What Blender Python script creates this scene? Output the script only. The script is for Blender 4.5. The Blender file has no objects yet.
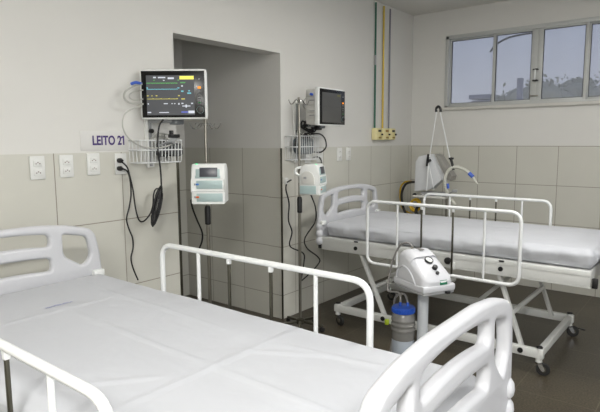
import bpy, bmesh, math, random
from mathutils import Vector, Matrix, Euler, noise
random.seed(7)
scene = bpy.context.scene
COL = scene.collection
PI = math.pi
R = math.radians

# ------------------------------------------------------------------ camera
CX, CY, CZ = 2.9245, 0.0, 1.55
YAW, PITCH, ROLL, FPX = 0.670000064, 0.122500867, -0.00596741926, 534.207
_f = Vector((-math.sin(YAW)*math.cos(PITCH), math.cos(YAW)*math.cos(PITCH), -math.sin(PITCH)))
_r0 = Vector((math.cos(YAW), math.sin(YAW), 0)); _u0 = _r0.cross(_f)
_r = math.cos(ROLL)*_r0 + math.sin(ROLL)*_u0
_u = -math.sin(ROLL)*_r0 + math.cos(ROLL)*_u0
cam_d = bpy.data.cameras.new('camera'); cam = bpy.data.objects.new('camera', cam_d); COL.objects.link(cam)
m = Matrix((_r, _u, -_f)).transposed().to_4x4(); m.translation = (CX, CY, CZ)
cam.matrix_world = m
cam_d.sensor_fit = 'HORIZONTAL'; cam_d.sensor_width = 36; cam_d.lens = FPX/600*36; cam_d.clip_start = .05
scene.camera = cam

def at(px, py, ax, val):
    """point of the plane axis=val that the photograph shows at this spot (survey of the photo)"""
    d = (px-300)*_r - (py-206)*_u + FPX*_f
    c = Vector((CX, CY, CZ)); t = (val-c[ax])/d[ax]
    return c + d*t

# ------------------------------------------------------------------ materials
def lin(c):
    return tuple((x/12.92 if x <= .04045 else ((x+.055)/1.055)**2.4) for x in (v/255 for v in c))
MATS = {}
def mat(name, rgb, rough=.5, metal=0, var=.04, scale=30, bump=0., bscale=200, emit=None, estr=1, alpha=None, spec=None, coat=0, trans=0):
    if name in MATS: return MATS[name]
    mt = bpy.data.materials.new(name); mt.use_nodes = True; nt = mt.node_tree; N = nt.nodes; L = nt.links
    b = N['Principled BSDF']; c = lin(rgb)
    tc = N.new('ShaderNodeTexCoord'); nz = N.new('ShaderNodeTexNoise'); nz.inputs['Scale'].default_value = scale; nz.inputs['Detail'].default_value = 4
    L.new(tc.outputs['Object'], nz.inputs['Vector'])
    mx = N.new('ShaderNodeMix'); mx.data_type = 'RGBA'
    mx.inputs[6].default_value = tuple(max(0, v*(1-var)) for v in c)+(1,); mx.inputs[7].default_value = tuple(min(1, v*(1+var)) for v in c)+(1,)
    L.new(nz.outputs['Fac'], mx.inputs[0]); L.new(mx.outputs[2], b.inputs['Base Color'])
    b.inputs['Roughness'].default_value = rough; b.inputs['Metallic'].default_value = metal
    if spec is not None: b.inputs['Specular IOR Level'].default_value = spec
    if coat: b.inputs['Coat Weight'].default_value = coat
    if trans: b.inputs['Transmission Weight'].default_value = trans
    if alpha is not None: b.inputs['Alpha'].default_value = alpha
    if emit: b.inputs['Emission Color'].default_value = lin(emit)+(1,); b.inputs['Emission Strength'].default_value = estr
    if bump:
        n2 = N.new('ShaderNodeTexNoise'); n2.inputs['Scale'].default_value = bscale; n2.inputs['Detail'].default_value = 3
        bp = N.new('ShaderNodeBump'); bp.inputs['Strength'].default_value = bump; bp.inputs['Distance'].default_value = .004
        L.new(tc.outputs['Object'], n2.inputs['Vector']); L.new(n2.outputs['Fac'], bp.inputs['Height']); L.new(bp.outputs[0], b.inputs['Normal'])
    MATS[name] = mt
    return mt

def math_node(nt, op, a, b=None, c=None):
    n = nt.nodes.new('ShaderNodeMath'); n.operation = op
    for i, v in enumerate((a, b, c)):
        if v is None: continue
        if isinstance(v, (int, float)): n.inputs[i].default_value = v
        else: nt.links.new(v, n.inputs[i])
    return n.outputs[0]

def wall_mat(name, haxis, hoff, hstep, top, vfirst, vstep, tile=(199, 198, 189), paint=(213, 212, 208)):
    """painted plaster above a tiled dado; joints from the position on the wall"""
    mt = bpy.data.materials.new(name); mt.use_nodes = True; nt = mt.node_tree; N = nt.nodes; L = nt.links
    b = N['Principled BSDF']
    geo = N.new('ShaderNodeNewGeometry'); sp = N.new('ShaderNodeSeparateXYZ'); L.new(geo.outputs['Position'], sp.inputs[0])
    h = sp.outputs[haxis]; z = sp.outputs['Z']
    J = .0035
    def dist(v, off, step):
        t = math_node(nt, 'DIVIDE', math_node(nt, 'SUBTRACT', v, off), step)
        fr = math_node(nt, 'FRACT', math_node(nt, 'ADD', t, 100.5))
        return math_node(nt, 'MULTIPLY', math_node(nt, 'ABSOLUTE', math_node(nt, 'SUBTRACT', fr, .5)), step)
    dh = dist(h, hoff, hstep); dz = dist(z, vfirst, vstep)
    d = math_node(nt, 'MINIMUM', dh, dz)
    joint = math_node(nt, 'LESS_THAN', d, J/2*1.6)
    nz = N.new('ShaderNodeTexNoise'); nz.inputs['Scale'].default_value = 3; nz.inputs['Detail'].default_value = 6; L.new(geo.outputs['Position'], nz.inputs['Vector'])
    t = lin(tile); p = lin(paint)
    def mix(fac, a, b_):
        mx = N.new('ShaderNodeMix'); mx.data_type = 'RGBA'
        if isinstance(fac, (int, float)): mx.inputs[0].default_value = fac
        else: L.new(fac, mx.inputs[0])
        for i, v in ((6, a), (7, b_)):
            if isinstance(v, tuple): mx.inputs[i].default_value = v+(1,)
            else: L.new(v, mx.inputs[i])
        return mx.outputs[2]
    tc = mix(nz.outputs['Fac'], tuple(v*.94 for v in t), tuple(v*1.05 for v in t))
    tc = mix(joint, tc, lin((138, 132, 120)))
    pc = mix(nz.outputs['Fac'], tuple(v*.97 for v in p), tuple(v*1.03 for v in p))
    isT = math_node(nt, 'LESS_THAN', z, top)
    L.new(mix(isT, pc, tc), b.inputs['Base Color'])
    L.new(math_node(nt, 'SUBTRACT', .75, math_node(nt, 'MULTIPLY', isT, .42)), b.inputs['Roughness'])
    n2 = N.new('ShaderNodeTexNoise'); n2.inputs['Scale'].default_value = 120; L.new(geo.outputs['Position'], n2.inputs['Vector'])
    bp = N.new('ShaderNodeBump'); bp.inputs['Strength'].default_value = .25; bp.inputs['Distance'].default_value = .003
    hh = math_node(nt, 'ADD', math_node(nt, 'MULTIPLY', n2.outputs['Fac'], math_node(nt, 'SUBTRACT', .35, math_node(nt, 'MULTIPLY', isT, .3))),
                   math_node(nt, 'MULTIPLY', math_node(nt, 'MULTIPLY', joint, isT), -1.0))
    L.new(hh, bp.inputs['Height']); L.new(bp.outputs[0], b.inputs['Normal'])
    return mt

def floor_mat():
    mt = bpy.data.materials.new('granite_floor'); mt.use_nodes = True; nt = mt.node_tree; N = nt.nodes; L = nt.links
    b = N['Principled BSDF']; geo = N.new('ShaderNodeNewGeometry')
    sp = N.new('ShaderNodeSeparateXYZ'); L.new(geo.outputs['Position'], sp.inputs[0])
    n1 = N.new('ShaderNodeTexNoise'); n1.inputs['Scale'].default_value = 90; n1.inputs['Detail'].default_value = 5; L.new(geo.outputs['Position'], n1.inputs['Vector'])
    n2 = N.new('ShaderNodeTexNoise'); n2.inputs['Scale'].default_value = 5; n2.inputs['Detail'].default_value = 5; L.new(geo.outputs['Position'], n2.inputs['Vector'])
    cr = N.new('ShaderNodeValToRGB'); L.new(n1.outputs['Fac'], cr.inputs[0])
    cr.color_ramp.elements[0].position = .3; cr.color_ramp.elements[0].color = lin((46, 40, 31))+(1,)
    cr.color_ramp.elements[1].position = .72; cr.color_ramp.elements[1].color = lin((98, 90, 74))+(1,)
    mx = N.new('ShaderNodeMix'); mx.data_type = 'RGBA'; mx.blend_type = 'MULTIPLY'; mx.inputs[0].default_value = .5
    L.new(cr.outputs[0], mx.inputs[6]); L.new(n2.outputs['Color'], mx.inputs[7])
    mb = N.new('ShaderNodeMix'); mb.data_type = 'RGBA'; L.new(n2.outputs['Fac'], mb.inputs[0])
    L.new(cr.outputs[0], mb.inputs[6])
    hsv = N.new('ShaderNodeHueSaturation'); hsv.inputs['Value'].default_value = .6; L.new(cr.outputs[0], hsv.inputs['Color']); L.new(hsv.outputs[0], mb.inputs[7])
    def dist(v, off, step):
        t = math_node(nt, 'DIVIDE', math_node(nt, 'SUBTRACT', v, off), step)
        fr = math_node(nt, 'FRACT', math_node(nt, 'ADD', t, 100.5))
        return math_node(nt, 'MULTIPLY', math_node(nt, 'ABSOLUTE', math_node(nt, 'SUBTRACT', fr, .5)), step)
    d = math_node(nt, 'MINIMUM', dist(sp.outputs['X'], 0.2, .45), dist(sp.outputs['Y'], 3.32, .45))
    j = math_node(nt, 'MULTIPLY', math_node(nt, 'LESS_THAN', d, .0025), .6)
    mj = N.new('ShaderNodeMix'); mj.data_type = 'RGBA'; L.new(j, mj.inputs[0]); L.new(mb.outputs[2], mj.inputs[6]); mj.inputs[7].default_value = lin((108, 101, 87))+(1,)
    L.new(mj.outputs[2], b.inputs['Base Color']); b.inputs['Roughness'].default_value = .38
    return mt

M_white = mat('white_enamel', (220, 222, 222), .3)
M_white2 = mat('beam_enamel', (202, 203, 200), .4)
M_board = mat('moulded_white_plastic', (192, 193, 197), .32, var=.02)
M_black = mat('black_plastic', (22, 22, 23), .4)
M_rubber = mat('dark_rubber', (32, 31, 30), .6)
M_cable = mat('black_cable', (20, 20, 21), .45)
M_steel = mat('steel', (150, 147, 138), .3, metal=.9, var=.1)
M_dsteel = mat('brushed_dark_steel', (92, 90, 80), .35, metal=.85, var=.15)
M_chrome = mat('chrome', (205, 205, 205), .15, metal=1)
M_grey = mat('grey_plastic', (150, 152, 153), .5)
M_mgrey = mat('device_side_plastic', (205, 204, 199), .45)
M_teal = mat('pale_teal_plastic', (168, 188, 188), .4)
M_dev = mat('device_white_plastic', (226, 228, 226), .35)
M_blue = mat('blue_plastic', (30, 75, 170), .4)
M_cuff = mat('blue_cuff', (60, 95, 190), .5)
M_glassblk = mat('screen_glass', (14, 15, 17), .22, spec=.4)
M_tube = mat('grey_tube', (178, 178, 172), .4)
M_greytube = mat('dark_clear_tube', (120, 118, 116), .3)
M_yellow = mat('yellow_hose', (196, 160, 30), .45)
M_green = mat('green_hose', (24, 66, 46), .45)
M_pgreen = mat('green_pipe', (40, 96, 76), .4)
M_pyel = mat('yellow_pipe', (200, 172, 60), .4)
M_pgrey = mat('grey_pipe', (128, 128, 136), .4)
M_cream = mat('cream_plastic', (222, 212, 160), .5)
M_alu = mat('window_aluminium', (186, 188, 186), .45, metal=.1)
M_alud = mat('window_aluminium_shaded_track', (150, 148, 140), .5, metal=.2)
M_ceil = mat('ceiling_paint', (214, 212, 206), .85, bump=.1)
M_outlet = mat('outlet_plastic', (219, 220, 217), .4)
M_hole = mat('socket_hole', (135, 122, 116), .6)
M_purple = mat('purple_ink', (66, 44, 110), .6)
M_sign = mat('sign_plate', (209, 208, 205), .3)
M_red = mat('orange_mark', (226, 96, 30), .4)
M_tagblue = mat('blue_mark', (50, 110, 190), .4)
M_lime = mat('lime_plastic', (165, 185, 50), .4)
M_label = mat('green_label', (20, 105, 75), .4)
M_gauge = mat('gauge_face', (225, 228, 226), .3)
M_mattress = mat('mattress_vinyl', (70, 90, 140), .5)
M_smoke = mat('grey_cloudy_jar', (112, 111, 108), .25, var=.1)
M_liquid = mat('pale_jar_base', (168, 176, 186), .3)

def sheet_mat():
    mt = bpy.data.materials.new('white_cotton_sheet'); mt.use_nodes = True; nt = mt.node_tree; N = nt.nodes; L = nt.links
    b = N['Principled BSDF']; b.inputs['Base Color'].default_value = lin((182, 184, 189))+(1,); b.inputs['Roughness'].default_value = .9
    b.inputs['Sheen Weight'].default_value = .1
    tc = N.new('ShaderNodeTexCoord')
    n1 = N.new('ShaderNodeTexNoise'); n1.inputs['Scale'].default_value = 5; n1.inputs['Detail'].default_value = 3; n1.inputs['Distortion'].default_value = .3
    n2 = N.new('ShaderNodeTexNoise'); n2.inputs['Scale'].default_value = 450
    L.new(tc.outputs['Object'], n1.inputs['Vector']); L.new(tc.outputs['Object'], n2.inputs['Vector'])
    b1 = N.new('ShaderNodeBump'); b1.inputs['Strength'].default_value = .5; b1.inputs['Distance'].default_value = .02; L.new(n1.outputs['Fac'], b1.inputs['Height'])
    b2 = N.new('ShaderNodeBump'); b2.inputs['Strength'].default_value = .15; b2.inputs['Distance'].default_value = .001; L.new(n2.outputs['Fac'], b2.inputs['Height'])
    L.new(b1.outputs[0], b2.inputs['Normal']); L.new(b2.outputs[0], b.inputs['Normal'])
    return mt
M_sheet = sheet_mat()
M_ink = mat('faded_print', (158, 162, 186), .9)

def emis(name, rgb, s):
    return mat(name, tuple(v*.3 for v in rgb), .5, emit=rgb, estr=s)
E_lcd = emis('lcd_backlight_haze', (96, 98, 102), .32)  # glow raised to stand in for haze and reflection on the screen
E_grad = emis('lcd_haze', (110, 112, 120), .4)
E_g = emis('lcd_green', (90, 170, 90), .6)
E_c = emis('lcd_cyan', (110, 190, 205), .7)
E_y = emis('lcd_yellow', (205, 195, 90), .7)
E_yb = emis('lcd_yellow_bar', (235, 225, 90), .9)
E_w = emis('lcd_white', (210, 215, 225), .7)
E_o = emis('lamp_orange', (255, 150, 30), .9)
E_led = emis('led_green', (80, 240, 160), 1.0)

# ------------------------------------------------------------------ mesh builder
class MB:
    def __init__(s, *mats): s.bm = bmesh.new(); s.mats = list(mats); s.mi = 0
    def m(s, material):
        if material not in s.mats: s.mats.append(material)
        s.mi = s.mats.index(material); return s
    def _new(s, verts, faces, M=None):
        vs = [s.bm.verts.new((M @ Vector(v)) if M else Vector(v)) for v in verts]
        for f in faces:
            try: fc = s.bm.faces.new([vs[i] for i in f]); fc.material_index = s.mi
            except ValueError: pass
        return vs
    def box(s, c, size, rot=None, bev=0., seg=2, M=None):
        t = bmesh.new(); bmesh.ops.create_cube(t, size=1)
        bmesh.ops.scale(t, vec=size, verts=t.verts)
        if bev: bmesh.ops.bevel(t, geom=t.edges[:], offset=bev, segments=seg, affect='EDGES', profile=.5)
        T = Matrix.Translation(c) @ (Euler(rot).to_matrix().to_4x4() if rot else Matrix())
        if M: T = M @ T
        s._merge(t, T); return s
    def _merge(s, t, T=None):
        if T: bmesh.ops.transform(t, matrix=T, verts=t.verts)
        t.verts.ensure_lookup_table(); t.verts.index_update()
        s._new([v.co[:] for v in t.verts], [[v.index for v in f.verts] for f in t.faces]); t.free()
    def bar(s, p0, p1, w, h, bev=.003, up=(0, 0, 1)):
        p0 = Vector(p0); p1 = Vector(p1); d = p1-p0; x = d.normalized(); y = Vector(up).cross(x)
        if y.length < 1e-4: y = Vector((0, 1, 0)).cross(x)
        y.normalize(); z = x.cross(y)
        M = Matrix((x, y, z)).transposed().to_4x4(); M.translation = (p0+p1)/2
        return s.box((0, 0, 0), (d.length, w, h), bev=bev, M=M)
    def tube(s, pts, r, seg=10, closed=False, caps=True, rfun=None):
        pts = [Vector(p) for p in pts]; n = len(pts); rings = []
        up = None
        for i, p in enumerate(pts):
            a = pts[(i-1) % n] if (closed or i > 0) else p; b = pts[(i+1) % n] if (closed or i < n-1) else p
            t = (b-a).normalized()
            if up is None:
                up = t.orthogonal().normalized()
            else:
                up = (up - t*up.dot(t))
                up = up.normalized() if up.length > 1e-5 else t.orthogonal().normalized()
            sd = t.cross(up); rr = rfun(i/(n-1)) if rfun else r
            rings.append([s.bm.verts.new(p + (up*math.cos(k*2*PI/seg) + sd*math.sin(k*2*PI/seg))*rr) for k in range(seg)])
        m_ = n if closed else n-1
        for i in range(m_):
            A = rings[i]; B = rings[(i+1) % n]
            off = 0
            if closed and i == n-1:
                off = min(range(seg), key=lambda o: (A[0].co-B[o].co).length)
            for k in range(seg):
                f = s.bm.faces.new((A[k], A[(k+1) % seg], B[(k+1+off) % seg], B[(k+off) % seg])); f.material_index = s.mi
        if caps and not closed:
            for A in (rings[0], rings[-1]):
                f = s.bm.faces.new(A); f.material_index = s.mi
        return s
    def cyl(s, p0, p1, r, seg=16, r2=None):
        return s.tube([p0, p1], r, seg, rfun=(lambda t: r if t < .5 else r2) if r2 is not None else None)
    def lathe(s, prof, c=(0, 0, 0), seg=28, M=None):
        rings = []
        T = Matrix.Translation(c)
        if M: T = M @ T
        for (r, z) in prof:
            rings.append([s.bm.verts.new(T @ Vector((max(r, 1e-4)*math.cos(k*2*PI/seg), max(r, 1e-4)*math.sin(k*2*PI/seg), z))) for k in range(seg)])
        for A, B in zip(rings, rings[1:]):
            for k in range(seg):
                f = s.bm.faces.new((A[k], A[(k+1) % seg], B[(k+1) % seg], B[k])); f.material_index = s.mi
        for A in (rings[0][::-1], rings[-1]):
            f = s.bm.faces.new(A); f.material_index = s.mi
        return s
    def prism(s, poly, t0, t1, M, bev=0):
        t = bmesh.new(); a = [t.verts.new((x, y, t0)) for x, y in poly]; b = [t.verts.new((x, y, t1)) for x, y in poly]
        n = len(poly); t.faces.new(a[::-1]); t.faces.new(b)
        for i in range(n): t.faces.new((a[i], a[(i+1) % n], b[(i+1) % n], b[i]))
        if bev:
            es = [e for e in t.edges if abs(e.verts[0].co.z-e.verts[1].co.z) < 1e-7]
            bmesh.ops.bevel(t, geom=es, offset=bev, segments=3, affect='EDGES', profile=.5)
        s._merge(t, M); return s
    def rbox(s, c, size, r, n=(8, 8, 8), M=None, fn=None):
        """rounded box of a fine grid, optional displacement fn(point, normal)->point"""
        nx, ny, nz = n; hx, hy, hz = (v/2 for v in size); idx = {}; T = Matrix.Translation(c)
        if M: T = M @ T
        def V(i, j, k):
            key = (i, j, k)
            if key in idx: return idx[key]
            p = Vector((-hx+2*hx*i/nx, -hy+2*hy*j/ny, -hz+2*hz*k/nz))
            q = Vector((max(-hx+r, min(hx-r, p.x)), max(-hy+r, min(hy-r, p.y)), max(-hz+r, min(hz-r, p.z))))
            d = p-q
            nn = d.normalized() if d.length > 1e-7 else Vector((0, 0, 1))
            if d.length > 1e-7: p = q+nn*r
            if fn: p = fn(p, nn)
            idx[key] = s.bm.verts.new(T @ p); return idx[key]
        def F(a, b, c_, d):
            f = s.bm.faces.new((a, b, c_, d)); f.material_index = s.mi
        for i in range(nx):
            for j in range(ny):
                F(V(i, j, nz), V(i+1, j, nz), V(i+1, j+1, nz), V(i, j+1, nz)); F(V(i, j, 0), V(i, j+1, 0), V(i+1, j+1, 0), V(i+1, j, 0))
            for k in range(nz):
                F(V(i, 0, k), V(i+1, 0, k), V(i+1, 0, k+1), V(i, 0, k+1)); F(V(i, ny, k), V(i, ny, k+1), V(i+1, ny, k+1), V(i+1, ny, k))
        for j in range(ny):
            for k in range(nz):
                F(V(0, j, k), V(0, j, k+1), V(0, j+1, k+1), V(0, j+1, k)); F(V(nx, j, k), V(nx, j+1, k), V(nx, j+1, k+1), V(nx, j, k+1))
        return s
    def build(s, name, material=None, parent=None, smooth=True, ang=38, loc=None):
        if material: s.mats = [material] + [x for x in s.mats if x is not material] if not s.mats else s.mats
        bmesh.ops.recalc_face_normals(s.bm, faces=s.bm.faces)
        if smooth:
            for f in s.bm.faces: f.smooth = True
            for e in s.bm.edges:
                if len(e.link_faces) == 2: e.smooth = e.calc_face_angle(0) < R(ang)
        me = bpy.data.meshes.new(name); s.bm.to_mesh(me); s.bm.free()
        for x in s.mats: me.materials.append(x)
        o = bpy.data.objects.new(name, me); COL.objects.link(o)
        if parent: o.parent = parent
        if loc: o.location = loc
        return o

def B(material): return MB(material)
def tag(o, label=None, cat=None, group=None, kind=None):
    if label: o['label'] = label
    if cat: o['category'] = cat
    if group: o['group'] = group
    if kind: o['kind'] = kind
    return o
def thing(name, label, cat, loc=(0, 0, 0), rz=0, group=None):
    o = bpy.data.objects.new(name, None); COL.objects.link(o); o.location = loc; o.rotation_euler = (0, 0, rz); o.empty_display_size = .1
    return tag(o, label, cat, group)
def struct(o): o['kind'] = 'structure'; return o
def copy_tree(o, parent=None):
    kids = [c for c in COL.objects if c.parent == o]
    c = o.copy(); COL.objects.link(c)
    if parent: c.parent = parent
    for k in kids: copy_tree(k, c)
    return c
def spline(pts, n=10, closed=False):
    pts = [Vector(p) for p in pts]; out = []; N = len(pts)
    rng = range(N) if closed else range(N-1)
    for i in rng:
        if closed: p0, p1, p2, p3 = (pts[(i+k-1) % N] for k in range(4))
        else: p0, p1, p2, p3 = pts[max(i-1, 0)], pts[i], pts[i+1], pts[min(i+2, N-1)]
        for k in range(n):
            t = k/n
            out.append(.5*((2*p1)+(-p0+p2)*t+(2*p0-5*p1+4*p2-p3)*t*t+(-p0+3*p1-3*p2+p3)*t**3))
    if not closed: out.append(pts[-1])
    return out
def round_path(pts, r, n=6, closed=False):
    """polyline with filleted corners"""
    pts = [Vector(p) for p in pts]; out = []; N = len(pts)
    for i, p in enumerate(pts):
        if not closed and i in (0, N-1): out.append(p); continue
        a = (pts[i-1]-p); b = (pts[(i+1) % N]-p); rr = min(r, a.length*.49, b.length*.49)
        A = p+a.normalized()*rr; C_ = p+b.normalized()*rr
        for k in range(n+1):
            t = k/n; out.append((1-t)**2*A+2*t*(1-t)*p+t*t*C_)
    return out

# ------------------------------------------------------------------ room shell
H = 2.966; XR = 4.7; YB = 5.82; YF = -1.7; NX = -1.24; NY0 = 2.345; NY1 = 3.44; NZ = 2.262; T = .15
M_wl = wall_mat('left_wall_finish', 'Y', 1.488, .427, 1.485, 1.063, .427)
M_wn = wall_mat('alcove_wall_finish', 'X', -.455, .427, 1.485, 1.068, .429)
M_wb = wall_mat('back_wall_finish', 'X', .41, .403, 1.478, 1.078, .397)
M_wr = wall_mat('right_wall_finish', 'Y', .1, .427, 1.485, 1.063, .427)
M_floor = floor_mat()
def wallbox(name, x0, x1, y0, y1, z0, z1, m_):
    return struct(B(m_).box(((x0+x1)/2, (y0+y1)/2, (z0+z1)/2), (x1-x0, y1-y0, z1-z0)).build(name, smooth=False))
def multi(name, boxes, m_):
    mb = B(m_)
    for x0, x1, y0, y1, z0, z1 in boxes: mb.box(((x0+x1)/2, (y0+y1)/2, (z0+z1)/2), (x1-x0, y1-y0, z1-z0))
    return struct(mb.build(name, smooth=False))
wallbox('floor', NX-T, XR+T, YF-T, YB+T, -.1, 0, M_floor)
wallbox('ceiling', NX-T, XR+T, YF-T, YB+T, H, H+.1, M_ceil)
multi('wall_left', [(-T, 0, YF, NY0, 0, H), (-T, 0, NY0, NY1, NZ, H), (-T, 0, NY1, YB, 0, H)], M_wl)
multi('wall_alcove', [(NX-T, NX, NY0-.1, NY1+T, 0, H), (NX, -T, NY1, NY1+T, 0, H), (NX, -T, NY0-.1, NY0, 0, H)], M_wn)
WX0, WX1, WZ0, WZ1 = .412, 2.34, 1.905, 2.68
multi('wall_back', [(-T, WX0, YB, YB+T, 0, H), (WX1, XR, YB, YB+T, 0, H), (WX0, WX1, YB, YB+T, 0, WZ0), (WX0, WX1, YB, YB+T, WZ1, H)], M_wb)
multi('wall_right', [(XR, XR+T, YF, .2, 0, H), (XR, XR+T, 3.4, YB, 0, H), (XR, XR+T, .2, 3.4, 0, 1.0), (XR, XR+T, .2, 3.4, 2.6, H)], M_wr)
w2 = struct(thing('window_2', None, None, (XR, 1.8, 1.8)))
_f2 = B(M_alu)
for yy in (-1.58, -.8, 0, .8, 1.58): _f2.box((.05, yy, 0), (.05, .04, 1.6))
for zz in (-.78, .78): _f2.box((.05, 0, zz), (.05, 3.2, .04))
_f2.build('window_frame', parent=w2)
wallbox('wall_front', -T, XR, YF-T, YF, 0, H, M_wr)

# metal corner guards on the alcove edges
for y, z1 in ((NY0-.004, 1.485), (NY1+.004, 1.485)):
    struct(B(M_dsteel).box((.0025, y+(.006 if y < 3 else -.006), z1/2), (.005, .02, z1), bev=.001).build('trim_1' if y < 3 else 'trim_2'))

# window
win = struct(thing('window_1', None, None, (0, YB, 0)))
del_ = None
fr = B(M_alu)
yo = -.015
def vf(mb, x0, x1, z0, z1, y0, y1, bev=.002): mb.box(((x0+x1)/2, (y0+y1)/2, (z0+z1)/2), (x1-x0, y1-y0, z1-z0), bev=bev)
F0 = .032
vf(fr, WX0, WX0+F0, WZ0, WZ1, -.012, .09); vf(fr, WX1-F0, WX1, WZ0, WZ1, -.012, .09)
vf(fr, WX0, WX1, WZ1-F0, WZ1, -.012, .09); vf(fr, WX0, WX1, WZ0, WZ0+.02, -.012, .09)
fr.build('window_frame', parent=win)
# four sashes
S = [(.435, .955, .05), (.925, 1.373, .022), (1.3735, 1.835, .022), (1.795, 2.315, .05)]
M_glass = bpy.data.materials.new('window_glass'); M_glass.use_nodes = True
nt = M_glass.node_tree; b = nt.nodes['Principled BSDF']; b.inputs['Base Color'].default_value = lin((170, 175, 185))+(1,); b.inputs['Roughness'].default_value = .08
b.inputs['Alpha'].default_value = .16
nzg = nt.nodes.new('ShaderNodeTexNoise'); nzg.inputs['Scale'].default_value = 2; mr = nt.nodes.new('ShaderNodeMapRange'); mr.inputs[3].default_value = .22; mr.inputs[4].default_value = .34
nt.links.new(nzg.outputs['Fac'], mr.inputs[0]); nt.links.new(mr.outputs[0], b.inputs['Alpha'])
for i, (a, c, y) in enumerate(S):
    w = .03 if i in (0, 3) else .045
    s_ = B(M_alu)
    z0, z1 = WZ0+.015, WZ1-.025
    wl = .03 if i in (0, 1) else .058; wr_ = .058 if i in (1,) else .03
    if i == 3: wl = .05
    if i == 2: wl = .052
    if i == 0: wl = .022
    vf(s_, a, a+wl, z0, z1, y-.012, y+.012); vf(s_, c-wr_, c, z0, z1, y-.012, y+.012)
    vf(s_, a, c, z1-.022, z1, y-.011, y+.011); vf(s_, a, c, z0, z0+.03, y-.011, y+.011)
    # dark gasket
    s_.m(M_black)
    for (x0, x1) in ((a+wl, a+wl+.006), (c-wr_-.006, c-wr_)): vf(s_, x0, x1, z0+.03, z1-.022, y-.006, y+.006, 0)
    vf(s_, a+wl, c-wr_, z1-.028, z1-.022, y-.006, y+.006, 0); vf(s_, a+wl, c-wr_, z0+.03, z0+.034, y-.006, y+.006, 0)
    so = s_.build('sash', parent=win)
    B(M_glass).box(((a+wl+c-wr_)/2, y, (z0+z1)/2+.004), (c-wr_-a-wl-.004, .003, z1-z0-.056)).build('pane', parent=so, smooth=False)
hd = B(M_white).cyl((1.372, -.04, 2.135), (1.372, -.04, 2.245), .007, 10)
hd.m(M_black).box((1.372, -.022, 2.135), (.05, .05, .016), bev=.004).box((1.372, -.022, 2.245), (.05, .05, .012), bev=.004)
hd.build('sash_handle', parent=win)
lt = B(M_steel).box((1.36, -.006, 1.985), (.085, .02, .012), bev=.003).cyl((1.33, -.03, 1.985), (1.33, .0, 1.985), .008, 10)
lt.build('latch', parent=win)
multi('trim_3', [(WX0-.03, WX1+.03, YB-.035, YB+.02, WZ0-.03, WZ0)], mat('sill_paint', (196, 194, 188), .6))
# outer sill reveal pieces
multi('trim_4', [(WX0-.008, WX0, YB-.01, YB+.001, WZ0, WZ1+.008), (WX1, WX1+.008, YB-.01, YB+.001, WZ0, WZ1+.008), (WX0, WX1, YB-.01, YB+.001, WZ1, WZ1+.008)], M_alu)

# ------------------------------------------------------------------ outside the window
bark = mat('bark', (80, 76, 66), .9); leaf = mat('leaf_hazed', (168, 166, 148), .9, var=.3, scale=6)  # haze is put into the leaf colour, paled and greyed
def tree(x, y, z, rx, rz, seed, label):
    t = thing('tree', label, 'tree', (x, y, -3.2), group=None)
    B(bark).tube([(0, 0, 0), (.1, 0, 2), (.05, 0, z+3.2)], .15, 8, rfun=lambda q: .22-.12*q).build('trunk', parent=t)
    rnd = random.Random(seed); mb = B(leaf)
    for k in range(26):
        a = rnd.uniform(0, 2*PI); q = rnd.uniform(0, 1)**.6; c = Vector((math.cos(a)*rx*q, math.sin(a)*rx*q*.8, z+3.2+rnd.uniform(-rz, rz)*(1-.6*q)))
        tb = bmesh.new(); bmesh.ops.create_icosphere(tb, subdivisions=3, radius=rnd.uniform(.28, .5)*rx)
        for v in tb.verts: v.co *= 1+.35*noise.noise(v.co*3+Vector((k, 0, 0)))
        mb._merge(tb, Matrix.Translation(c))
    for k in range(260):
        a = rnd.uniform(0, 2*PI); e = rnd.uniform(-.6, PI/2); c = Vector((math.cos(a)*math.cos(e)*rx*1.25, math.sin(a)*math.cos(e)*rx, z+3.2+math.sin(e)*rz*1.5))*1
        c += Vector((rnd.gauss(0, .12), rnd.gauss(0, .12), rnd.gauss(0, .12)))
        d1 = Vector((rnd.gauss(0, 1), rnd.gauss(0, 1), rnd.gauss(0, 1))).normalized()*.07; d2 = d1.orthogonal().normalized()*.035
        mb._new([c-d1, c-d2, c+d1, c+d2], [(0, 1, 2, 3)])
    mb.build('crown', parent=t, ang=80)
M_fac = mat('far_wall', (150, 150, 160), .9)

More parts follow.
